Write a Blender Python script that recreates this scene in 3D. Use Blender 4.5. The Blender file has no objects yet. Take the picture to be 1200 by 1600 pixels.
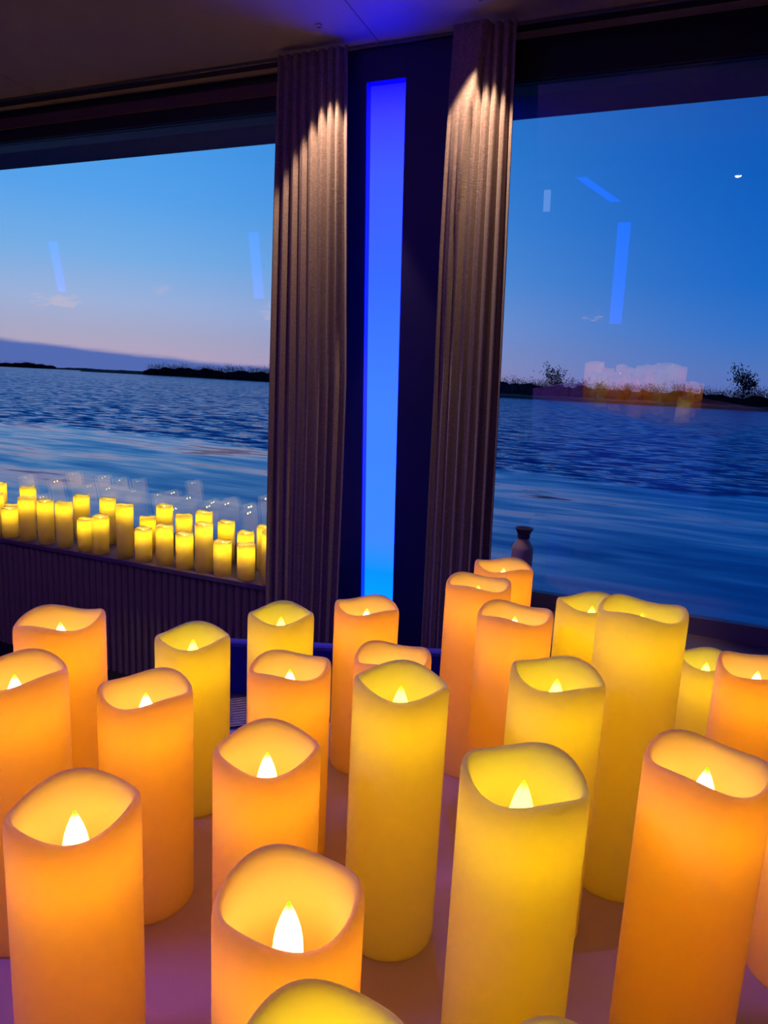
import bpy, bmesh, math, random
from mathutils import Vector, Matrix
random.seed(7)
S = bpy.context.scene
COL = S.collection
PI = math.pi

def lin(r, g, b):
    f = lambda c: (c/255/12.92) if c/255 <= .04045 else ((c/255+.055)/1.055)**2.4
    return (f(r), f(g), f(b), 1)

# ------------------------------------------------------------------ camera
F_PX = 1060.0
EYE = 1.368
pitch, roll = math.atan(200.7/F_PX), math.atan(.05)
fw = Vector((0, math.cos(pitch), -math.sin(pitch)))
r0, u0 = Vector((1, 0, 0)), Vector((0, math.sin(pitch), math.cos(pitch)))
rt = r0*math.cos(roll)+u0*math.sin(roll)
up = -r0*math.sin(roll)+u0*math.cos(roll)
cam = bpy.data.cameras.new('camera')
cam.sensor_fit = 'HORIZONTAL'; cam.sensor_width = 36; cam.lens = 36*F_PX/1200
cam.clip_start = .02; cam.clip_end = 5000
cam_o = bpy.data.objects.new('camera', cam); COL.objects.link(cam_o)
M = Matrix((rt, up, -fw)).transposed().to_4x4(); M.translation = Vector((0, 0, EYE))
cam_o.matrix_world = M
S.camera = cam_o

S.view_settings.view_transform = 'Standard'
S.view_settings.look = 'None'
S.view_settings.gamma = 1
S.view_settings.exposure = 0
S.view_settings.use_curve_mapping = False
S.cycles.max_bounces = 12
S.cycles.diffuse_bounces = 5
S.cycles.glossy_bounces = 4
S.cycles.transparent_max_bounces = 16
S.cycles.sample_clamp_indirect = 4
S.cycles.caustics_reflective = False
S.cycles.caustics_refractive = False

# ------------------------------------------------------------------ node helper
class NT:
    def __init__(s, tree): s.t = tree; tree.nodes.clear()
    def n(s, typ, props=None, **inp):
        nd = s.t.nodes.new(typ)
        for k, v in (props or {}).items(): setattr(nd, k, v)
        for k, v in inp.items(): s.set(nd, k.replace('_', ' '), v)
        return nd
    def set(s, nd, k, v):
        sock = nd.inputs[int(k[1:])] if (k[0] == 'i' and k[1:].isdigit()) else nd.inputs[k]
        if isinstance(v, bpy.types.NodeSocket): s.t.links.new(v, sock)
        elif isinstance(v, bpy.types.Node): s.t.links.new(v.outputs[0], sock)
        else: sock.default_value = v
    def math(s, op, a, b=0., c=0., clamp=False):
        return s.n('ShaderNodeMath', dict(operation=op, use_clamp=clamp), i0=a, i1=b, i2=c).outputs[0]
    def mix(s, fac, a, b):
        nd = s.n('ShaderNodeMix', dict(data_type='RGBA'))
        s.set(nd, 'i0', fac); s.set(nd, 'i6', a); s.set(nd, 'i7', b)
        return nd.outputs[2]
    def smooth(s, v, a, b, lo=0., hi=1.):
        nd = s.n('ShaderNodeMapRange', dict(interpolation_type='SMOOTHSTEP'), i0=v, i1=a, i2=b, i3=lo, i4=hi)
        return nd.outputs[0]
    def ramp(s, fac, stops):
        nd = s.n('ShaderNodeValToRGB', i0=fac)
        e = nd.color_ramp.elements
        while len(e) < len(stops): e.new(1)
        for q, (p, c) in zip(e, stops): q.position = p; q.color = c
        return nd.outputs[0]

# ------------------------------------------------------------------ world: dusk sky, afterglow on the left
w = bpy.data.worlds.new('dusk_sky'); S.world = w; w.use_nodes = True
t = NT(w.node_tree)
dirv = t.n('ShaderNodeTexCoord').outputs['Generated']
sep = t.n('ShaderNodeSeparateXYZ', i0=dirv)
X, Y, Z = sep.outputs
az = t.math('MULTIPLY', t.math('ARCTAN2', X, Y), 180/PI)          # degrees, + to the right
el = t.math('MULTIPLY', t.math('ARCSINE', Z), 180/PI)
elr = t.math('DIVIDE', el, 60, clamp=True)                          # 0..1 for 0..60 deg
left = t.ramp(elr, [(0, lin(205, 172, 196)), (.045, lin(182, 178, 208)), (.085, lin(168, 188, 230)), (.14, lin(128, 184, 242)),
                    (.21, lin(94, 172, 248)), (.29, lin(72, 162, 246)), (.5, lin(44, 124, 220)), (1, lin(24, 74, 160))])
right = t.ramp(elr, [(0, lin(96, 116, 190)), (.035, lin(84, 122, 198)), (.08, lin(50, 118, 208)), (.14, lin(22, 108, 208)),
                     (.23, lin(12, 98, 200)), (.33, lin(10, 86, 184)), (.5, lin(14, 62, 140)), (1, lin(10, 40, 100))])
side = t.smooth(az, -26., 33.)
sky = t.mix(side, left, right)
nz = t.n('ShaderNodeTexNoise', Vector=t.n('ShaderNodeMapping', Vector=dirv, Scale=(9, 9, 60)), Scale=1.0, Detail=4.0).outputs[0]
bank_top = t.math('ADD', t.math('MULTIPLY', az, -.052), t.math('MULTIPLY', t.math('SUBTRACT', nz, .5), .7))
bank_top = t.math('MINIMUM', t.math('ADD', bank_top, .18), 2.2)
bank = t.smooth(t.math('SUBTRACT', el, bank_top), .28, -.18)
bank = t.math('MULTIPLY', bank, t.smooth(az, 2., -8.))
sky = t.mix(t.math('MULTIPLY', bank, .92), sky, lin(70, 106, 186))
# small soft pale patches low in the sky
def pale_patch(a0, e0, ra, re, amt):
    global sky
    da = t.math('DIVIDE', t.math('SUBTRACT', az, a0), ra); de = t.math('DIVIDE', t.math('SUBTRACT', el, e0), re)
    d = t.math('SQRT', t.math('ADD', t.math('MULTIPLY', da, da), t.math('MULTIPLY', de, de)))
    n2 = t.n('ShaderNodeTexNoise', Vector=t.n('ShaderNodeMapping', Vector=dirv, Scale=(45, 45, 110)), Scale=1.0, Detail=7.0, Roughness=.7).outputs[0]
    f = t.smooth(t.math('ADD', d, t.math('MULTIPLY', t.math('SUBTRACT', n2, .5), 5.)), .9, .1)
    sky = t.mix(t.math('MULTIPLY', f, amt), sky, lin(222, 200, 212))
pale_patch(-25.6, 4.75, 1.5, .7, .45)
pale_patch(-18.5, 6.2, .9, .4, .22)
pale_patch(-10., 5., .9, .9, .3)
pale_patch(16., 5.9, .8, .35, .3)
bg = t.n('ShaderNodeBackground', Color=sky, Strength=1.12)
t.n('ShaderNodeOutputWorld', Surface=bg)

# ------------------------------------------------------------------ wall frame: the window wall runs oblique to the camera
AX = Vector((0, 2.43125816, 0))
D = Vector((.92753745, -.37373023, 0))      # along the wall, to the right
N = Vector((-.37373023, -.92753745, 0))     # out of the wall, into the room
UPV = Vector((0, 0, 1))
CEIL, LEDGE, TABLE = 2.458, .547, .92
LEAN = math.tan(math.radians(5.7))          # the glass wall leans inward at the top
def Wp(s, off, z): return AX+D*s+N*off+UPV*z
def lean(z, off0): return off0+(z-.7)*LEAN

# ------------------------------------------------------------------ materials
def mat(name, build):
    m = bpy.data.materials.new(name); m.use_nodes = True
    t = NT(m.node_tree); s = build(t); t.n('ShaderNodeOutputMaterial', Surface=s)
    return m
def pbr(name, col, rough=.5, metal=0., bump=None, spec=.5, var=0.):
    def b(t):
        c = col
        if var:
            n = t.n('ShaderNodeTexNoise', Vector=t.n('ShaderNodeTexCoord').outputs['Object'], Scale=6.0, Detail=4.0).outputs[0]
            d = tuple(x*(1-var) for x in col[:3])+(1,)
            c = t.mix(n, d, col)
        p = t.n('ShaderNodeBsdfPrincipled', Base_Color=c, Roughness=rough, Metallic=metal)
        p.inputs['Specular IOR Level'].default_value = spec
        if bump:
            n = t.n('ShaderNodeTexNoise', Vector=t.n('ShaderNodeTexCoord').outputs['Object'], Scale=bump[0], Detail=3.0).outputs[0]
            t.set(p, 'Normal', t.n('ShaderNodeBump', Strength=bump[1], Distance=bump[2], Height=n))
        return p
    return mat(name, b)
def glow(name, col, strength):
    return mat(name, lambda t: t.n('ShaderNodeEmission', Color=col, Strength=strength))

def wax(name, base, rad):
    def b(t):
        n = t.n('ShaderNodeTexNoise', Vector=t.n('ShaderNodeTexCoord').outputs['Object'], Scale=14.0, Detail=3.0).outputs[0]
        d = (base[0]*.95, base[1]*.93, base[2]*.88, 1)
        p = t.n('ShaderNodeBsdfPrincipled', Base_Color=t.mix(n, d, base), Roughness=.5)
        p.inputs['Specular IOR Level'].default_value = .25
        p.inputs['Subsurface Weight'].default_value = 1.
        p.inputs['Subsurface Radius'].default_value = rad
        p.inputs['Subsurface Scale'].default_value = .04
        fine = t.n('ShaderNodeTexNoise', Vector=t.n('ShaderNodeTexCoord').outputs['Object'], Scale=260.0, Detail=2.0).outputs[0]
        t.set(p, 'Normal', t.n('ShaderNodeBump', Strength=.06, Distance=.001, Height=fine))
        tl = t.n('ShaderNodeBsdfTranslucent', Color=base)
        return t.n('ShaderNodeMixShader', i0=.35, i1=p, i2=tl)
    return mat(name, b)
WAX_A = wax('amber_lit_wax', (.97, .85, .36, 1), (1., .66, .3))
WAX_Y = wax('yellow_lit_wax', (.95, .88, .36, 1), (1., .8, .3))

def flame_mat(name, body, edge, k):
    def b(t):
        z = t.n('ShaderNodeSeparateXYZ', i0=t.n('ShaderNodeTexCoord').outputs['Generated']).outputs[2]
        f = t.math('MULTIPLY', t.smooth(z, .98, .86), t.smooth(z, .06, .3))
        return t.n('ShaderNodeEmission', Color=t.mix(f, edge, body), Strength=k)
    return mat(name, b)
FL_A = flame_mat('amber_led_flame', (1, .37, .08, 1), (.024, .055, .001, 1), 25.)
FL_Y = flame_mat('yellow_led_flame', (1, .62, .03, 1), (.055, .055, .001, 1), 17.5)
FL_S = flame_mat('small_yellow_led_flame', (1, .58, .12, 1), (.9, .62, .05, 1), 48.)

def fabric(name, col, var):
    def b(t):
        co = t.n('ShaderNodeTexCoord').outputs['Object']
        n1 = t.n('ShaderNodeTexNoise', Vector=t.n('ShaderNodeMapping', Vector=co, Scale=(400, 400, 120)), Scale=1.0, Detail=2.0).outputs[0]
        n2 = t.n('ShaderNodeTexNoise', Vector=t.n('ShaderNodeMapping', Vector=co, Scale=(90, 90, 260)), Scale=1.0, Detail=3.0).outputs[0]
        h = t.math('ADD', n1, n2)
        c = t.mix(t.smooth(h, .7, 1.3), tuple(x*(1-var) for x in col[:3])+(1,), col)
        p = t.n('ShaderNodeBsdfPrincipled', Base_Color=c, Roughness=.8)
        p.inputs['Sheen Weight'].default_value = .25
        p.inputs['Specular IOR Level'].default_value = .2
        t.set(p, 'Normal', t.n('ShaderNodeBump', Strength=.35, Distance=.0015, Height=h))
        return p
    return mat(name, b)
CURTAIN = fabric('mauve_curtain_weave', (.40, .29, .26, 1), .35)
NAVY = fabric('navy_upholstery', (.035, .03, .42, 1), .3)

def glass(t):
    geo = t.n('ShaderNodeNewGeometry')
    dot = t.n('ShaderNodeVectorMath', dict(operation='DOT_PRODUCT'), i0=geo.outputs['Normal'], i1=geo.outputs['Incoming']).outputs['Value']
    c = t.math('SUBTRACT', 1., t.math('ABSOLUTE', dot), clamp=True)
    f = t.math('ADD', t.math('MULTIPLY', t.math('POWER', c, 5.), .88), .105)
    tr = t.n('ShaderNodeBsdfTransparent', Color=(.97, .985, .99, 1))
    gl = t.n('ShaderNodeBsdfGlossy', Color=(1, 1, 1, 1), Roughness=0.0)
    return t.n('ShaderNodeMixShader', i0=f, i1=tr, i2=gl)
GLASS = mat('window_glass', glass)

DARK = pbr('dark_navy_panel', (.018, .013, .10, 1), .5, var=.3)
FRAME = pbr('dark_window_frame', (.03, .026, .04, 1), .45, var=.2)
SILLF = pbr('grey_sill_frame', (.34, .29, .34, 1), .5, var=.2)
BROWN = pbr('brown_pelmet_strip', (.28, .15, .11, 1), .6, var=.3)
METAL = pbr('satin_metal_trim', (.30, .29, .30, 1), .25, 1.)
CEILM = pbr('beige_ceiling_panel', (.66, .52, .46, 1), .6, bump=(30, .05, .002), var=.12)
RIBM = pbr('dark_ribbed_panel', (.52, .46, .26, 1), .5, var=.3)
LEDGEM = pbr('mauve_ledge_top', (.34, .26, .27, 1), .5, var=.2)
FLOORM = pbr('dark_carpet', (.03, .025, .04, 1), .9, bump=(300, .6, .004), var=.4)
WALLM = pbr('dark_cabin_wall', (.035, .03, .05, 1), .6, var=.3)
CLOTH = pbr('white_tablecloth', (.95, .85, .78, 1), .75, bump=(420, .25, .001), var=.08)
WOOD = pbr('dark_table_wood', (.05, .03, .02, 1), .5, var=.4)
OVERM = pbr('grey_deck_overhang', (.10, .17, .24, 1), .6, var=.25)
HULL = pbr('dark_hull', (.03, .035, .05, 1), .6, var=.2)
BANK = pbr('brown_reed_bank', (.035, .025, .02, 1), .95, var=.6)
TREE = pbr('dark_winter_tree', (.010, .010, .014, 1), 1., var=.5, spec=0.)
BOTTLE = pbr('mauve_stoneware', (.75, .55, .52, 1), .4, var=.2)
STOP = pbr('dark_stopper', (.12, .08, .14, 1), .45, var=.2)
def fill_mat(name, col, k):  # glowing tube added inside each candle to brighten the lower wax
    def b(t):
        z = t.n('ShaderNodeSeparateXYZ', i0=t.n('ShaderNodeTexCoord').outputs['Generated']).outputs[2]
        return t.n('ShaderNodeEmission', Color=col, Strength=t.math('MULTIPLY', t.smooth(z, .0, 1., 0.34, 1.), k))
    return mat(name, b)
FILL_A = fill_mat('amber_fill_tube', (1, .34, .03, 1), 4.5)
FILL_Y = fill_mat('yellow_fill_tube', (1, .50, .03, 1), 4.2)
FILL_S = fill_mat('small_yellow_fill_tube', (1, .56, .03, 1), 1.0)
LENS = glow('downlight_lens', (1, .78, .55, 1), 14.)
BLUE_BAR = glow('blue_led_strip', (.0, .05, 1, 1), 2.6)
VIO_FILL = glow('violet_fill_glow', (.28, .09, 1, 1), 25.)  # emission of the added violet fill bar
LAMPW = glow('frosted_wall_lamp', (.6, .75, 1, 1), .7)
def panel_glow(t):
    z = t.n('ShaderNodeSeparateXYZ', i0=t.n('ShaderNodeTexCoord').outputs['Generated']).outputs[2]
    c = t.ramp(z, [(0, lin(0, 170, 255)), (.09, lin(10, 150, 255)), (.16, lin(62, 140, 255)), (.45, lin(66, 132, 255)), (.68, lin(58, 108, 255)), (.86, lin(66, 92, 255)), (.95, lin(62, 66, 255)), (1, lin(34, 26, 225))])
    c = t.n('ShaderNodeMix', dict(data_type='RGBA', blend_type='MULTIPLY'), i0=1., i6=c, i7=(1/17, 1/17, 1, 1)).outputs[2]
    return t.n('ShaderNodeEmission', Color=c, Strength=17.0)
PANEL = mat('blue_light_panel', panel_glow)
JAMB = pbr('glow_blue_jamb', (.10, .08, .95, 1), .3)  # saturated blue base stands for the panel's glow on the recess side
def card(t):
    co = t.n('ShaderNodeTexCoord').outputs['Object']
    wv = t.n('ShaderNodeTexWave', dict(bands_direction='Y'), Vector=co, Scale=22.0, Distortion=2.0).outputs[0]
    n = t.n('ShaderNodeTexNoise', Vector=co, Scale=60.0).outputs[0]
    c = t.mix(t.smooth(t.math('MULTIPLY', wv, n), .2, .4), (.10, .08, .14, 1), (.38, .32, .4, 1))
    return t.n('ShaderNodeBsdfPrincipled', Base_Color=c, Roughness=.4)
CARD = mat('printed_menu_paper', card)

def water(t):
    P = t.n('ShaderNodeNewGeometry').outputs['Position']
    sp = t.n('ShaderNodeSeparateXYZ', i0=P)
    # signed distance from the wake line, + on the far side
    wx = t.math('MULTIPLY', sp.outputs[0], .41); wy = t.math('MULTIPLY', sp.outputs[1], .912)
    d = t.math('SUBTRACT', t.math('ADD', wx, wy), 20.4)
    wob = t.n('ShaderNodeTexNoise', Vector=P, Scale=.22, Detail=3.0).outputs[0]
    d = t.math('ADD', d, t.math('MULTIPLY', t.math('SUBTRACT', wob, .5), 6.))
    far = t.smooth(d, -.6, 1.2)
    rot = t.n('ShaderNodeMapping', Vector=P, Rotation=(0, 0, math.radians(24)), Scale=(1., 1., 1.))
    def slopes(scale, detail, amp_x, amp_y, dist=0.):
        c = t.n('ShaderNodeTexNoise', Vector=t.n('ShaderNodeMapping', Vector=rot, Scale=scale), Scale=1.0, Detail=detail, Roughness=.6, Distortion=dist).outputs['Color']
        v = t.n('ShaderNodeVectorMath', dict(operation='SUBTRACT'), i0=c, i1=(.5, .5, .5))
        return t.n('ShaderNodeVectorMath', dict(operation='MULTIPLY'), i0=v, i1=(amp_x, amp_y, 0))
    add = lambda a, b: t.n('ShaderNodeVectorMath', dict(operation='ADD'), i0=a, i1=b)
    calm = add(add(slopes((.10, .42, 1), 2., .12, .36, .8), slopes((.3, 1.1, 1), 2., .12, .26, .5)), slopes((.5, 3.5, 1), 3., .05, .12))
    rough = add(slopes((.9, 1.9, 1), 5., 1.3, 2.3), slopes((.12, .4, 1), 2., .15, .3))
    nv = t.n('ShaderNodeMix', dict(data_type='VECTOR'))
    t.set(nv, 'i0', far); t.set(nv, 'i4', calm); t.set(nv, 'i5', rough)
    nrm = t.n('ShaderNodeVectorMath', dict(operation='NORMALIZE'), i0=add(nv.outputs[1], t.n('ShaderNodeCombineXYZ', i0=0., i1=t.math('ADD', t.math('MULTIPLY', far, -.18), 0.), i2=1.)))
    p = t.n('ShaderNodeBsdfPrincipled', Base_Color=(.002, .05, .27, 1), Roughness=.10, IOR=1.5)
    t.set(p, 'Normal', nrm)
    return p
WATER = mat('river_water', water)

# ------------------------------------------------------------------ mesh helpers
def mesh_obj(name, verts, faces, m, parent=None, smooth=False, loc=None):
    me = bpy.data.meshes.new(name)
    me.from_pydata([tuple(v) for v in verts], [], faces); me.update()
    bm = bmesh.new(); bm.from_mesh(me); bmesh.ops.recalc_face_normals(bm, faces=bm.faces); bm.to_mesh(me); bm.free()
    if smooth:
        for p in me.polygons: p.use_smooth = True
    if m: me.materials.append(m)
    o = bpy.data.objects.new(name, me); COL.objects.link(o)
    if parent: o.parent = parent
    if loc is not None: o.location = loc
    return o
def hexa(p8):
    return p8, [(0, 1, 2, 3), (7, 6, 5, 4), (0, 4, 5, 1), (1, 5, 6, 2), (2, 6, 7, 3), (3, 7, 4, 0)]
def wbox(name, m, s0, s1, o0, o1, z0, z1, parent=None, leaning=False, bevel=0., vo=None, slant=0.):
    """box in wall axes; leaning: o0,o1 are offsets at z=.7 on the leaning wall"""
    L = (lambda z, o: lean(z, o)) if leaning else (lambda z, o: o)
    v = [Wp(s+slant*(z-2.35), L(z, o), z) for z in (z0, z1) for (s, o) in ((s0, o0), (s1, o0), (s1, o1), (s0, o1))]
    if vo is None:
        c = sum(v, Vector())/8
    else: c = vo
    V, Fc = hexa([x-c for x in v])
    ob = mesh_obj(name, V, Fc, m, parent)
    ob.location = c if parent is None else c-parent.location
    if bevel: bev(ob, bevel)
    return ob
def bev(ob, width, seg=2):
    bm = bmesh.new(); bm.from_mesh(ob.data)
    bmesh.ops.bevel(bm, geom=list(bm.edges), offset=width, segments=seg, affect='EDGES', profile=.5)
    bm.to_mesh(ob.data); bm.free()
    for p in ob.data.polygons: p.use_smooth = False
def box(name, m, x0, x1, y0, y1, z0, z1, parent=None, bevel=0.):
    c = Vector(((x0+x1)/2, (y0+y1)/2, (z0+z1)/2))
    v = [Vector((x, y, z))-c for z in (z0, z1) for (x, y) in ((x0, y0), (x1, y0), (x1, y1), (x0, y1))]
    V, Fc = hexa(v); ob = mesh_obj(name, V, Fc, m, parent)
    ob.location = c if parent is None else c-parent.location
    if bevel: bev(ob, bevel)
    return ob
def lathe(prof, n=48, closed=False, hfun=None):
    """prof: list of (r,z); r==0 gives a pole. hfun(theta, z) adds height"""
    V, rows, Fc = [], [], []
    for r, z in prof:
        if r == 0:
            rows.append([len(V)]); V.append((0, 0, z))
        else:
            row = []
            for i in range(n):
                a = 2*PI*i/n
                row.append(len(V)); V.append((r*math.cos(a), r*math.sin(a), z+(hfun(a, z) if hfun else 0)))
            rows.append(row)
    L = len(rows)
    for k in range(L if closed else L-1):
        A, B = rows[k], rows[(k+1) % L]
        for i in range(n):
            j = (i+1) % n
            if len(A) == 1 and len(B) == 1: continue
            if len(A) == 1: Fc.append((A[0], B[i], B[j]))
            elif len(B) == 1: Fc.append((A[i], A[j], B[0]))
            else: Fc.append((A[i], A[j], B[j], B[i]))
    return V, Fc
def empty(name, loc, label=None, cat=None, group=None, rz=0.):
    o = bpy.data.objects.new(name, None); COL.objects.link(o); o.location = loc; o.rotation_euler = (0, 0, rz)
    o.empty_display_size = .05
    tag(o, label, cat, group)
    return o
def tag(o, label=None, cat=None, group=None, kind=None):
    if label: o['label'] = label
    if cat: o['category'] = cat
    if group: o['group'] = group
    if kind: o['kind'] = kind
    return o
def struct(o): o['kind'] = 'structure'; return o

# ------------------------------------------------------------------ room shell
SL, SR, BACK = -8.2, 2.6, 5.0
struct(wbox('floor', FLOORM, SL, SR, -.3, BACK, -.06, 0))
ceil_root = struct(empty('ceiling', Wp(0, 2, CEIL)))
for a, b in ((SL, -1.6), (-1.597, -.096), (-.093, 1.4), (1.403, SR)):
    pn = wbox('ceiling_panel', CEILM, a, b, -.24, BACK, CEIL, CEIL+.03, ceil_root)
wbox('ceiling_deck', DARK, SL, SR, -.24, BACK, CEIL+.031, CEIL+.06, ceil_root)
struct(wbox('wall_back', WALLM, SL, SR, BACK, BACK+.06, 0, CEIL))
struct(wbox('wall_left', WALLM, SL-.06, SL, -.3, BACK, 0, CEIL))
struct(wbox('wall_right', WALLM, SR, SR+.06, -.3, BACK, 0, CEIL))
# header above the glass, with its pelmet strip and the rail along the ceiling
hd = struct(wbox('wall_window', FRAME, SL, SR, -.22, -.100, 2.338, CEIL))
struct(wbox('trim_1', BROWN, SL, -.25, -.099, -.088, 2.386, 2.427))
struct(wbox('trim_2', METAL, SL, SR, -.03, .012, 2.446, 2.458, bevel=.002))
# lower wall and leaning window frames
struct(wbox('wall_lower', WALLM, SL, SR, -.42, -.335, -.06, .53))
def window(name, s0, s1):
    root = struct(empty(name, Wp((s0+s1)/2, -.28, .6)))
    wbox('window_frame', SILLF, s0, s1, -.312, -.276, .528, .612, root, True)
    wbox('window_frame', FRAME, s0, s1, -.312, -.276, 2.335, 2.350, root, True)
    wbox('window_frame', FRAME, s0, s0+.05, -.312, -.276, .612, 2.335, root, True)
    wbox('window_frame', FRAME, s1-.05, s1, -.312, -.276, .612, 2.335, root, True)
    wbox('window_pane', GLASS, s0+.05, s1-.05, -.298, -.288, .612, 2.335, root, True)
    return root
window('window_1', -5.2, -.22)
window('window_2', .19, SR-.05)
struct(wbox('wall_far', WALLM, SL, -5.2, -.312, -.276, .53, 2.345, leaning=True))
# pillar between the windows with the recessed light panel
pil = struct(empty('wall_pillar', Wp(-.04, -.2, 0)))
PA, PB, KS = -.310, -.174, .010
wbox('pillar_side', DARK, -.33, -.145, PA, PB, .0, CEIL-.012, pil, True, slant=KS)
wbox('pillar_side', DARK, -.003, .30, PA, PB, .0, CEIL-.012, pil, True, slant=KS)
wbox('pillar_head', DARK, -.145, -.003, PA, PB, 2.352, CEIL-.012, pil, True, slant=KS)
wbox('pillar_foot', DARK, -.145, -.003, PA, PB, .0, .44, pil, True, slant=KS)
lp = empty('wall_light', Wp(-.074, lean(.44, -.2), .44), 'tall narrow blue glowing light panel set in the dark pillar between the curtains', 'lamp')
wbox('diffuser', PANEL, -.1445, -.0035, -.237, -.207, .4405, 2.3515, lp, True, slant=KS)
wbox('side_jamb', JAMB, -.1445, -.1415, -.2069, -.1745, .4405, 2.3515, lp, True, slant=KS)
# exterior roof overhang beyond the glass, hull below
struct(wbox('roof_overhang', OVERM, SL, SR+4, -.545, -.222, 2.385, 2.5))
struct(wbox('hull', HULL, SL-2, SR+4, -.46, -.43, -1.3, .5))

# window ledge with the ribbed front under the left window
led = struct(empty('window_ledge', Wp(-2, 0, 0)))
wbox('ledge_board', LEDGEM, SL, -.36, -.330, .004, LEDGE-.022, LEDGE, led, bevel=.003)
wbox('ledge_core', DARK, SL, -.36, -.330, -.03, 0, LEDGE-.022, led)
# ribs: half-round battens
def rib_mesh():
    prof = [(.0175*math.cos(a), .017*math.sin(a)) for a in [PI*k/6 for k in range(7)]]
    V, Fc = [], []
    for z in (0., LEDGE-.023):
        for x, y in prof: V.append(D*x+N*y+UPV*z)
    n = len(prof)
    for i in range(n-1): Fc.append((i, i+1, n+i+1, n+i))
    Fc.append((0, n, 2*n-1, n-1)); Fc.append(tuple(range(n))); Fc.append(tuple(range(2*n-1, n-1, -1)))
    return V, Fc
V, Fc = rib_mesh()
rib0 = mesh_obj('rib', V, Fc, RIBM, led)
ribs = [-.38-.0375*k for k in range(52)]
for k, s in enumerate(ribs):
    o = rib0 if k == 0 else rib0.copy()
    if k: COL.objects.link(o); o.parent = led
    o.location = Wp(s, -.03, 0)-led.location
led2 = struct(empty('window_ledge', Wp(1, 0, 0)))
wbox('ledge_board', LEDGEM, .36, SR-.02, -.330, .004, LEDGE-.022, LEDGE, led2, bevel=.003)
wbox('ledge_core', DARK, .36, SR-.02, -.330, -.03, 0, LEDGE-.022, led2)

# ------------------------------------------------------------------ curtains
def curtain(name, label, left_f, right_f, z0, z1, npl, seed, fold=None, off=.048):
    rnd = random.Random(seed)
    ph = [rnd.uniform(-.9, .9) for _ in range(npl+4)]
    am = [rnd.uniform(.55, 1.2) for _ in range(npl+4)]
    nu, nz = npl*20, 70
    V, Fc = [], []
    def pleat(u, v):
        x = u*npl
        k = int(x); fr = x-k
        a = am[k]*(1-fr)+am[k+1]*fr; p = ph[k]*(1-fr)+ph[k+1]*fr
        q = PI*x+.5*p+.25*math.sin(v*5+k*.3)
        y = .030*a*(abs(math.cos(q))**1.3-.55)
        y += .003*math.sin(2*PI*x*2.0+2*p+v*2)
        y += .008*math.sin(u*PI*1.7+seed)*(.4+.6*v)
        return y
    base = Wp((left_f(1.)+right_f(1.))/2, off, z0)
    for j in range(nz+1):
        z = z0+(z1-z0)*j/nz
        l, r = left_f(z), right_f(z)
        for i in range(nu+1):
            u = i/nu; s = l+(r-l)*u
            o = off+pleat(u, (z1-z)/(z1-z0))*(.55+.45*min(1, (z1-z)/.5))
            if fold:
                e = fold(z)-s
                k = max(0., min(1., (e+.006)/.012)); k = k*k*(3-2*k)
                top = max(0., min(1., (z-1.35)/.7))
                o = o+(.034+.0*e)*k*top*(1-.45*max(0, min(1, e/.14)))
                if k > 0: o -= pleat(u, (z1-z)/(z1-z0))*.7*k*top
            V.append(Wp(s, o, z)-base)
    for j in range(nz):
        for i in range(nu):
            a = j*(nu+1)+i; Fc.append((a, a+1, a+nu+2, a+nu+1))
    ob = mesh_obj(name, V, Fc, CURTAIN, None, True, base)
    so = ob.modifiers.new('thickness', 'SOLIDIFY'); so.thickness = .0025; so.offset = 0
    return tag(ob, label, 'curtain', 'curtains either side of the light panel')
def lerp(pts):
    def f(z):
        for (a, x), (b, y) in zip(pts, pts[1:]):
            if z <= b: return x+(y-x)*max(0, (z-a))/(b-a)
        return pts[-1][1]
    return f
curtain('curtain', 'mauve woven curtain in straight pleats left of the blue light panel', lerp([(.1, -.457), (1.35, -.455), (1.8, -.452), (2.43, -.448)]),
        lerp([(.1, -.139), (1.36, -.143), (1.79, -.159), (2.43, -.187)]), .06, 2.444, 8, 3)
curtain('curtain', 'mauve woven curtain with a diagonal fold near its top, right of the light panel', lerp([(.1, .195), (1.37, .180), (1.78, .175), (2.43, .177)]),
        lerp([(.1, .43), (.81, .418), (1.385, .404), (1.78, .392), (2.43, .367)]), .06, 2.444, 7, 11,
        fold=lerp([(1.2, .20), (1.7, .214), (2.16, .243), (2.42, .282), (2.45, .288)]))

# ------------------------------------------------------------------ LED candles
def candle_meshes(R, h, phi, a, b, psi, n=64, wall=.0055, light=False):
    """wax shell with a wavy rim, open cup and hollow below; flame"""
    def hf(th, z):
        wgt = max(0., min(1., (z-(h-.045))/.045)); wgt = wgt*wgt*(3-2*wgt)
        return wgt*(a*math.cos(3*th-phi)+b*math.cos(th-psi))
    fz = h-.052
    prof = [(R-wall, .03), (R-wall, h*.5), (R-wall, h-.05), (R-wall, h-.020), (R-wall, h-.006), (R-wall+.0005, h-.0025),
            (R-wall+.0016, h-.0006), (R-wall*.5, h), (R-.0016, h-.0006), (R-.0005, h-.0025), (R, h-.006), (R, h-.016), (R, h-.03), (R, h-.05),
            (R, h*.45), (R, .004), (R-.0008, .001), (R-.002, 0), (R-wall*.8, 0), (R-wall, .002)]
    if light:
        prof = [prof[i] for i in (0, 2, 3, 5, 7, 9, 11, 13, 14, 17, 18)]
    W = lathe(prof, n, closed=True, hfun=hf)
    fp = [(0, .047), (.0008, .0466), (.0014, .0448), (.0028, .0418), (.0048, .0366), (.0064, .031), (.0074, .025), (.0078, .019), (.0074, .012), (.0058, .005), (.0036, 0.), (0, 0.)]
    Fm = lathe(fp, 10 if light else 24)
    return W, Fm, fz
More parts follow.
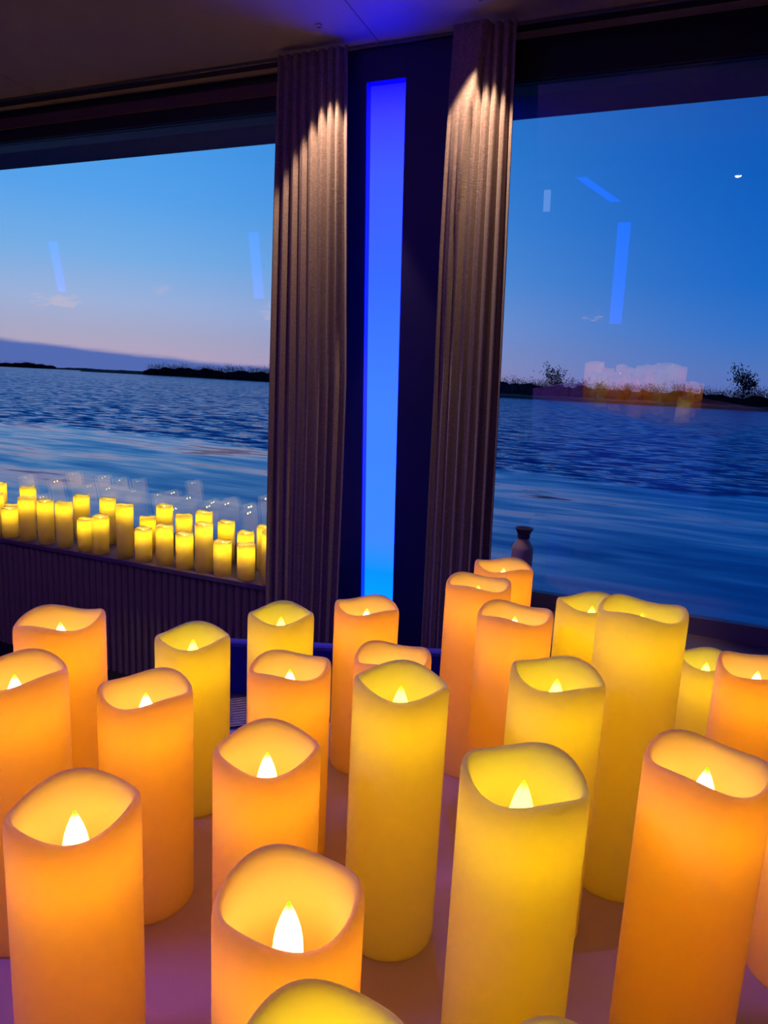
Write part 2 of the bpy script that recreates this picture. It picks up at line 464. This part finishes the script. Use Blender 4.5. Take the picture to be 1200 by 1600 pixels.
def candle(name, pos, R, h, rim, yellow, label, cat, group, light=False):
    root = empty(name, pos, label, cat, group)
    W, Fm, fz = candle_meshes(R, h, *rim, n=28 if light else 64, light=light)
    mesh_obj('wax_body', W[0], W[1], WAX_Y if yellow else WAX_A, root, True)
    f = mesh_obj('flame', Fm[0], Fm[1], FL_S if light else FL_Y if yellow else FL_A, root, True, (0, 0, fz+.0003))
    V, Fc = lathe([(0, 0), (.0038, 0), (.0038, fz), (0, fz)], 10)
    mesh_obj('fill_tube', V, Fc, FILL_S if light else FILL_Y if yellow else FILL_A, root, True)  # added glow source hidden in the shell, lights the lower body
    return root
TC = [  # x, y, rim z, phase of the three rim lobes, their height, tilt, tilt direction, yellow, label
 (-0.2817, 0.5700, 1.1511, 1.04, 0.0032, 0.0011, 5.50, 0, 'amber candle farthest left in the back, against the dark ribbed panel'),
 (-0.2752, 0.4823, 1.1414, 4.89, 0.0029, 0.0009, 4.40, 0, 'amber candle half cut by the left edge of the frame, at mid height'),
 (-0.1883, 0.5190, 1.1136, 4.01, 0.0029, 0.0004, 3.87, 0, 'amber candle with a dipped left rim, behind the big front left candle'),
 (-0.1894, 0.6584, 1.1053, 5.07, 0.0029, 0.0002, 4.82, 1, 'yellow candle with pointed rim corners before the ribbed panel'),
 (-0.1114, 0.7382, 1.1058, 4.91, 0.0030, 0.0003, 0.04, 1, 'pale yellow candle below the left curtain with an eye shaped opening'),
 (-0.0142, 0.7515, 1.1159, 3.33, 0.0029, 0.0002, 4.65, 0, 'amber candle standing right under the foot of the blue light panel'),
 (-0.0783, 0.5793, 1.1133, 0.54, 0.0028, 0.0014, 4.96, 0, 'amber candle with green yellow glow in its cup, left of the tall centre one'),
 (0.0154, 0.6173, 1.1116, 0.61, 0.0032, 0.0006, 6.13, 0, 'amber candle half hidden behind the tall yellow candle in the centre'),
 (0.0203, 0.4955, 1.1420, 4.30, 0.0028, -0.0010, 0.67, 1, 'tall yellow candle in the centre with an eye shaped rim'),
 (-0.0734, 0.4365, 1.1143, 5.31, 0.0030, -0.0001, 2.98, 0, 'amber candle with white flame directly behind the large front centre candle'),
 (-0.0374, 0.2946, 1.1177, 0.05, 0.0030, 0.0003, 4.27, 0, 'large amber candle at front centre showing its whole white flame'),
 (-0.1744, 0.3605, 1.1151, 6.13, 0.0030, -0.0001, 1.54, 0, 'large amber candle at front left with white flame'),
 (0.0897, 0.3608, 1.1496, 2.53, 0.0032, 0.0001, 1.94, 1, 'large pale yellow candle with a purple edged rim at front right of centre'),
 (0.2103, 0.3894, 1.1465, 5.38, 0.0029, 0.0004, 5.48, 0, 'large amber candle at the front right whose rim is cut by the frame'),
 (0.1455, 0.5107, 1.1476, 2.61, 0.0029, 0.0001, 5.64, 1, 'olive yellow candle with a dark edged rim behind the pale front one'),
 (0.2315, 0.5719, 1.1857, 6.03, 0.0029, 0.0008, 5.06, 1, 'tallest yellow candle, standing below the right window, its flame hidden by the rim'),
 (0.2276, 0.6960, 1.1506, 3.29, 0.0027, 0.0017, 5.52, 1, 'yellow candle tucked behind the left side of the tallest one'),
 (0.1571, 0.8433, 1.1477, 2.80, 0.0028, -0.0000, 1.82, 0, 'amber candle farthest back, in front of the stoneware bottle'),
 (0.1132, 0.7547, 1.1493, 0.27, 0.0028, -0.0002, 1.16, 0, 'tall slim looking amber candle before the foot of the right curtain'),
 (0.1365, 0.6503, 1.1500, 6.20, 0.0029, 0.0008, 5.21, 0, 'amber candle with a rippled front rim, third back behind the olive yellow one'),
 (0.4113, 0.7997, 1.0519, 2.81, 0.0030, 0.0008, 0.90, 1, 'short dim yellow candle low behind the tallest one on the right'),
 (0.3800, 0.6378, 1.1101, 1.04, 0.0031, 0.0024, 1.36, 0, 'amber candle at the right edge below the window sill'),
 (-.0126, .2181, 1.1100, .05, .0032, 0, 0, 1, 'bright yellow candle at the bottom centre, only the top of its rim showing'),
 (.0808, .2041, 1.1100, 4.90, .0030, 0, 0, 1, 'yellow candle at the bottom right, just a sliver of rim showing'),
 (.3480, .4700, 1.0700, 4.0, .0030, 0, 0, 0, 'amber candle in the bottom right corner behind the large cut one, body only'),
]
for (x, y, z, phi, a, b, psi, yel, lab) in TC:
    candle('pillar_candle', (x, y, TABLE), .0375, z-TABLE, (phi, a, b, psi), yel, lab, 'candle', 'candles on the white table')

FRONT = [(-2.060, .206), (-1.967, .145), (-1.851, .207), (-1.731, .207), (-1.614, .211), (-1.489, .150), (-1.396, .172), (-1.254, .241), (-1.151, .148),
         (-1.035, .173), (-.929, .152), (-.828, .208), (-.734, .145), (-.618, .148), (-.502, .214)]
BACKR = [(-2.232, .220), (-2.155, .115), (-2.025, .220), (-1.669, .216), (-1.503, .220), (-1.263, .158), (-1.166, .225), (-1.056, .194), (-.946, .221),
         (-.827, .191), (-.725, .156), (-.626, .194)]
ORD = ['first', 'second', 'third', 'fourth', 'fifth', 'sixth', 'seventh', 'eighth', 'ninth', 'tenth', 'eleventh', 'twelfth', 'thirteenth', 'fourteenth', 'fifteenth']
for row, off, nm in ((FRONT, -.043, 'front'), (BACKR, -.20, 'back')):
    for k, (s, h) in enumerate(row):
        lab = 'small yellow candle on the window ledge, %s from the curtain in the %s row' % (ORD[len(row)-1-k], nm)
        R = .0335 if (nm == 'front' and k == 5) else .0375
        candle('ledge_candle', Wp(s, off, LEDGE), R, h, (random.uniform(0, 3), .003, 0, 0), 1, lab, 'candle', 'candles on the window ledge', True)

# ------------------------------------------------------------------ table
TCX, TCY, TROT = .03, .461, math.radians(14)
tb = empty('table', (0, 0, 0), 'long table under the white cloth that carries the large candles', 'table')
box('tabletop', WOOD, -.745, .745, -.375, .375, .885, .914, tb)
for x in (-.69, .69):
    for y in (-.31, .31): box('leg', WOOD, x-.03, x+.03, y-.03, y+.03, 0, .885, tb)
tb.location = (TCX, TCY, 0); tb.rotation_euler = (0, 0, TROT)
def tablecloth():
    x0, x1, y0, y1 = -.76, .76, -.388, .388
    pts = []
    def edge(ax, ay, bx, by, n):
        for i in range(n): pts.append((ax+(bx-ax)*i/n, ay+(by-ay)*i/n))
    edge(x0, y0, x1, y0, 48); edge(x1, y0, x1, y1, 30); edge(x1, y1, x0, y1, 48); edge(x0, y1, x0, y0, 30)
    n = len(pts); V = []; Fc = []
    cx, cy = (x0+x1)/2, (y0+y1)/2
    rows = [(.985, TABLE, 0), (.998, TABLE-.001, 0), (1., TABLE-.006, 0)]+[(1., TABLE-.006-.06*k, k) for k in range(1, 8)]
    for sc, z, k in rows:
        for i, (x, y) in enumerate(pts):
            o = 1+.006*k*math.sin(i*.9+.6*math.sin(i*.21))*.5+.004*k
            V.append((cx+(x-cx)*sc*o, cy+(y-cy)*sc*o, z))
    for r in range(len(rows)-1):
        for i in range(n):
            j = (i+1) % n; Fc.append((r*n+i, r*n+j, (r+1)*n+j, (r+1)*n+i))
    Fc.append(tuple(range(n)))
    o = mesh_obj('tablecloth', V, Fc, CLOTH, None, False)
    for p in o.data.polygons: p.use_smooth = len(p.vertices) == 4
    so = o.modifiers.new('thickness', 'SOLIDIFY'); so.thickness = .0015; so.offset = -1
    o.location = (TCX, TCY, 0); o.rotation_euler = (0, 0, TROT)
    return o
tag(tablecloth(), 'white tablecloth glowing mauve between the large candles', 'tablecloth')

# ------------------------------------------------------------------ bench with a leaflet, bottle
bn = empty('bench', (-.05, 1.9, 0), 'navy upholstered bench behind the candle table, its backrest just showing', 'bench')
box('backrest', NAVY, -.52, .42, 1.88, 1.925, .30, .600, bn, .012)
box('seat', DARK, -.52, .42, 1.38, 1.878, .34, .45, bn, .02)
for x in (-.45, .35):
    for y in (1.43, 1.87): box('leg', WOOD, x-.025, x+.025, y-.025, y+.025, 0, .345, bn)
lf = box('leaflet', CARD, -.45, -.33, 1.66, 1.82, .4515, .4545)
lf.rotation_euler = (0, 0, .35)
tag(lf, 'printed leaflet lying on the dark bench, seen between two left candles', 'leaflet')

bt = empty('bottle', Wp(.491, -.12, LEDGE), 'mauve stoneware bottle with dark flared collar on the right window ledge', 'bottle')
V, Fc = lathe([(0, .0), (.034, 0), (.0365, .004), (.0375, .02), (.0378, .255), (.0375, .268), (.0362, .274), (.0300, .284), (.0235, .294), (.0200, .302), (.0195, .306), (0, .306)], 40)
mesh_obj('body', V, Fc, BOTTLE, bt, True)
V, Fc = lathe([(0, .3063), (.0215, .3063), (.0222, .309), (.0222, .318), (.0210, .3205), (0, .3205)], 36)
mesh_obj('neck_ring', V, Fc, STOP, bt, True)
V, Fc = lathe([(0, .3207), (.0225, .3207), (.0240, .325), (.0300, .337), (.0328, .3405), (.0325, .3425), (.0290, .3420), (.0200, .334), (0, .333)], 36)
mesh_obj('collar', V, Fc, STOP, bt, True)

# ------------------------------------------------------------------ lamps of the room and an added violet fill
def downlight(s, off, watts, label, ang=56, blend=.3):
    root = empty('downlight', Wp(s, off, CEIL-.006), label, 'ceiling light')
    V, Fc = lathe([(.008, .0055), (.0115, .0055), (.0118, .003), (.011, .001), (.008, .001)], 28, closed=True)
    mesh_obj('trim_ring', V, Fc, CEILM, root, True)
    V, Fc = lathe([(0, .0055), (.0078, .0055), (.0078, .0045), (0, .0045)], 28)
    mesh_obj('lens', V, Fc, CEILM, root)
    ld = bpy.data.lights.new('spot', 'SPOT'); ld.energy = watts; ld.color = (1, .66, .42)
    ld.spot_size = math.radians(ang); ld.spot_blend = blend; ld.shadow_soft_size = .012
    lo = bpy.data.objects.new('spot', ld); COL.objects.link(lo); lo.parent = root
    lo.location = (0, 0, -.002)
    lo.rotation_euler = (-N*.06+UPV*-1).to_track_quat('-Z', 'Y').to_euler()
downlight(-.235, .165, 30, 'tiny recessed ceiling spotlight close above the left curtain')
downlight(.285, .165, 30, 'tiny recessed ceiling spotlight close above the right curtain')
V, Fc = lathe([(0, 0), (.030, 0), (.036, .006), (.036, .05), (.012, .062), (.012, .095), (0, .095)], 28)
sp = empty('spotlight', Wp(1.25, 4.62, 2.362), 'small round spotlight hanging from the ceiling by the opposite wall', 'ceiling light')
mesh_obj('lamp_head', V, Fc, METAL, sp, True)
V, Fc = lathe([(0, -.014), (.014, -.012), (.026, -.004), (.028, -.0005), (0, -.0005)], 24)
mesh_obj('bulb', V, Fc, LENS, sp, True)

# blue light panels of the opposite wall, mirrored in the glass
for s, z0, z1, lab in ((.31, 1.06, 2.03, 'blue light panel on the opposite wall, nearest'), (-3.99, 1.31, 2.08, 'blue light panel on the opposite wall, in the middle'),
                       (-7.28, 1.40, 2.07, 'blue light panel on the opposite wall, far end')):
    o = wbox('wall_light', BLUE_BAR, s-.06, s+.06, BACK-.03, BACK-.002, z0, z1)
    tag(o, lab, 'light panel')
V = [Wp(s, o, z) for (s, z) in ((-.19, 2.455), (-.09, 2.455), (.26, 2.22), (.16, 2.22)) for o in (BACK-.03, BACK-.003)]
c = sum(V, Vector())/8
o = mesh_obj('light_strip', [V[i]-c for i in (0, 2, 4, 6, 1, 3, 5, 7)], hexa(V)[1], BLUE_BAR, None, False, c)
tag(o, 'slanting blue LED strip high on the opposite wall', 'light strip')
tag(wbox('wall_lamp', LAMPW, -.49, -.43, BACK-.05, BACK-.002, 2.16, 2.36), 'small frosted white lamp on the opposite wall', 'lamp')
# violet fill bar added on the ceiling, out of view, for ambient light
o = wbox('violet_fill_bar', VIO_FILL, -1.75, -.35, 2.52, 2.68, CEIL-.022, CEIL-.001)
tag(o, 'added violet fill light on the ceiling behind the candle table, out of view', 'light strip')

# ------------------------------------------------------------------ outside: river, banks, trees
WZ = -1.132
v = [(-1500, -40, WZ), (1500, -40, WZ), (1500, 2600, WZ), (-1500, 2600, WZ)]
struct(mesh_obj('river', v, [(0, 1, 2, 3)], WATER))
def pol(azd, dist, z=WZ): a = math.radians(azd); return Vector((dist*math.sin(a), dist*math.cos(a), z))
def bank(name, az0, az1, d0, d1, h, depth):
    n = 60; V, Fc = [], []
    for i in range(n+1):
        f = i/n; a = az0+(az1-az0)*f; d = d0+(d1-d0)*f
        hh = h*(.8+.4*random.random())
        V += [pol(a, d, WZ-.3), pol(a, d+.5, WZ+hh*.6), pol(a, d+4, WZ+hh), pol(a, d+depth, WZ+hh), pol(a, d+depth, WZ-.3)]
    for i in range(n):
        for k in range(4): Fc.append((i*5+k, i*5+k+1, (i+1)*5+k+1, (i+1)*5+k))
    Fc += [(0, 1, 2, 3, 4), tuple(n*5+k for k in (4, 3, 2, 1, 0))]
    return struct(mesh_obj(name, V, Fc, BANK))
bank('bank_right', 6, 60, 212, 212, 1.2, 60)
bank('bank_left', -24.2, -4, 620, 330, 1.3, 60)
bank('bank_far', -60, -18, 850, 900, 1.6, 60)

# a tree crown: many small twig cards gathered in lumps, plus trunk and boughs
def bough(V, Fc, p, q, r0, r1):
    d = (q-p).normalized(); a = d.orthogonal().normalized(); b = d.cross(a)
    i = len(V)
    for c, r in ((p, r0), (q, r1)):
        for k in range(4):
            an = k*PI/2; V.append(c+a*math.cos(an)*r+b*math.sin(an)*r)
    for k in range(4): Fc.append((i+k, i+(k+1) % 4, i+4+(k+1) % 4, i+4+k))
def tree_geo(rnd, h, wd, dens, V, Fc, base, V2=None, F2=None):
    top = base+UPV*h*.55
    bough(V, Fc, base-UPV*.6, top, .035*h*.5, .012*h*.5)
    if V2 is None: V2, F2 = V, Fc
    tips = []
    for k in range(9):
        a = rnd.uniform(0, 2*PI); f = rnd.uniform(.15, .55)
        p = base+UPV*h*f
        q = p+Vector((math.cos(a)*wd*rnd.uniform(.25, .5), math.sin(a)*wd*rnd.uniform(.25, .5), h*rnd.uniform(.18, .45)))
        bough(V2, F2, p, q, .010*h*.5, .004*h*.5); tips.append(q); tips.append(p.lerp(q, .6))
    for k in range(dens):
        c = rnd.choice(tips); g = wd*.16
        p = c+Vector((rnd.gauss(0, g), rnd.gauss(0, g), rnd.gauss(0, h*.09)))
        q = p+Vector((rnd.uniform(-1, 1), rnd.uniform(-1, 1), rnd.uniform(.1, 1.3)))*h*.06
        bough(V2, F2, p, q, h*.012, h*.003)
def treeline(name, az0, az1, d0, d1, n, h0, h1, wid, seed, dens, hfun=None):
    rnd = random.Random(seed); V, Fc = [], []
    for k in range(n):
        f = (k+rnd.uniform(-.4, .4))/n
        a = az0+(az1-az0)*f; d = d0+(d1-d0)*f+rnd.uniform(5, 16)
        h = rnd.uniform(h0, h1)*(hfun(a) if hfun else 1)
        tree_geo(rnd, h, wid*rnd.uniform(.8, 1.2), dens, V, Fc, pol(a, d, WZ+.8))
        # undergrowth lump at the foot
        c = pol(a, d, WZ+.8); i = len(V)
        hh = h*rnd.uniform(.4, .66)
        for rr, zz in ((.75, -.6), (.8, .45), (.6, .8), (.25, .97)):
            for q in range(8):
                jt = rnd.uniform(.85, 1.15)
                V.append(c+Vector((math.cos(q*PI/4)*wid*rr*jt, math.sin(q*PI/4)*wid*rr*jt, zz*hh*rnd.uniform(.93, 1.07) if zz > 0 else zz)))
        V.append(c+UPV*hh)
        for lv in range(3):
            for q in range(8): Fc.append((i+lv*8+q, i+lv*8+(q+1) % 8, i+lv*8+8+(q+1) % 8, i+lv*8+8+q))
        for q in range(8): Fc.append((i+24+q, i+24+(q+1) % 8, i+32))
    o = mesh_obj(name, V, Fc, TREE); o['kind'] = 'stuff'
    return o
tag(treeline('treeline', 6.5, 50, 225, 225, 150, 4.8, 6.4, 4.2, 1, 170), 'dark bare tree belt along the near bank outside the right window', 'treeline')
tag(treeline('treeline', -19.3, -5, 505, 345, 90, 6.8, 9., 6., 2, 80), 'dark tree belt on the bank at the right of the left window', 'treeline')
tag(treeline('treeline', -36, -26.1, 856, 870, 34, 5.5, 9., 9., 3, 50), 'far low clump of trees at the left edge of the river view', 'treeline')
tag(treeline('treeline', -24.9, -17, 900, 905, 60, 2.2, 3.2, 9., 4, 20), 'thin distant line of shrubs on the horizon of the left window', 'treeline')
for azd, h, wd, lab in ((13.1, 10., 6.5, 'taller bare tree rising from the bank near the right curtain'), (27.0, 12., 6.5, 'tallest bare tree on the bank near the right edge of the view'),
                        (30.4, 9.5, 7.5, 'broad bare tree beside the tallest one at the right edge')):
    V, Fc, V2, F2 = [], [], [], []; rnd = random.Random(int(azd*10)); base = pol(azd, 216.5, WZ+.8)
    tree_geo(rnd, h, wd, 420, V, Fc, Vector((0, 0, 0)), V2, F2)
    r = empty('tree', base, lab, 'tree', 'tall trees on the right bank')
    mesh_obj('trunk', V, Fc, TREE, r)
    mesh_obj('crown', V2, F2, TREE, r)['kind'] = 'stuff'
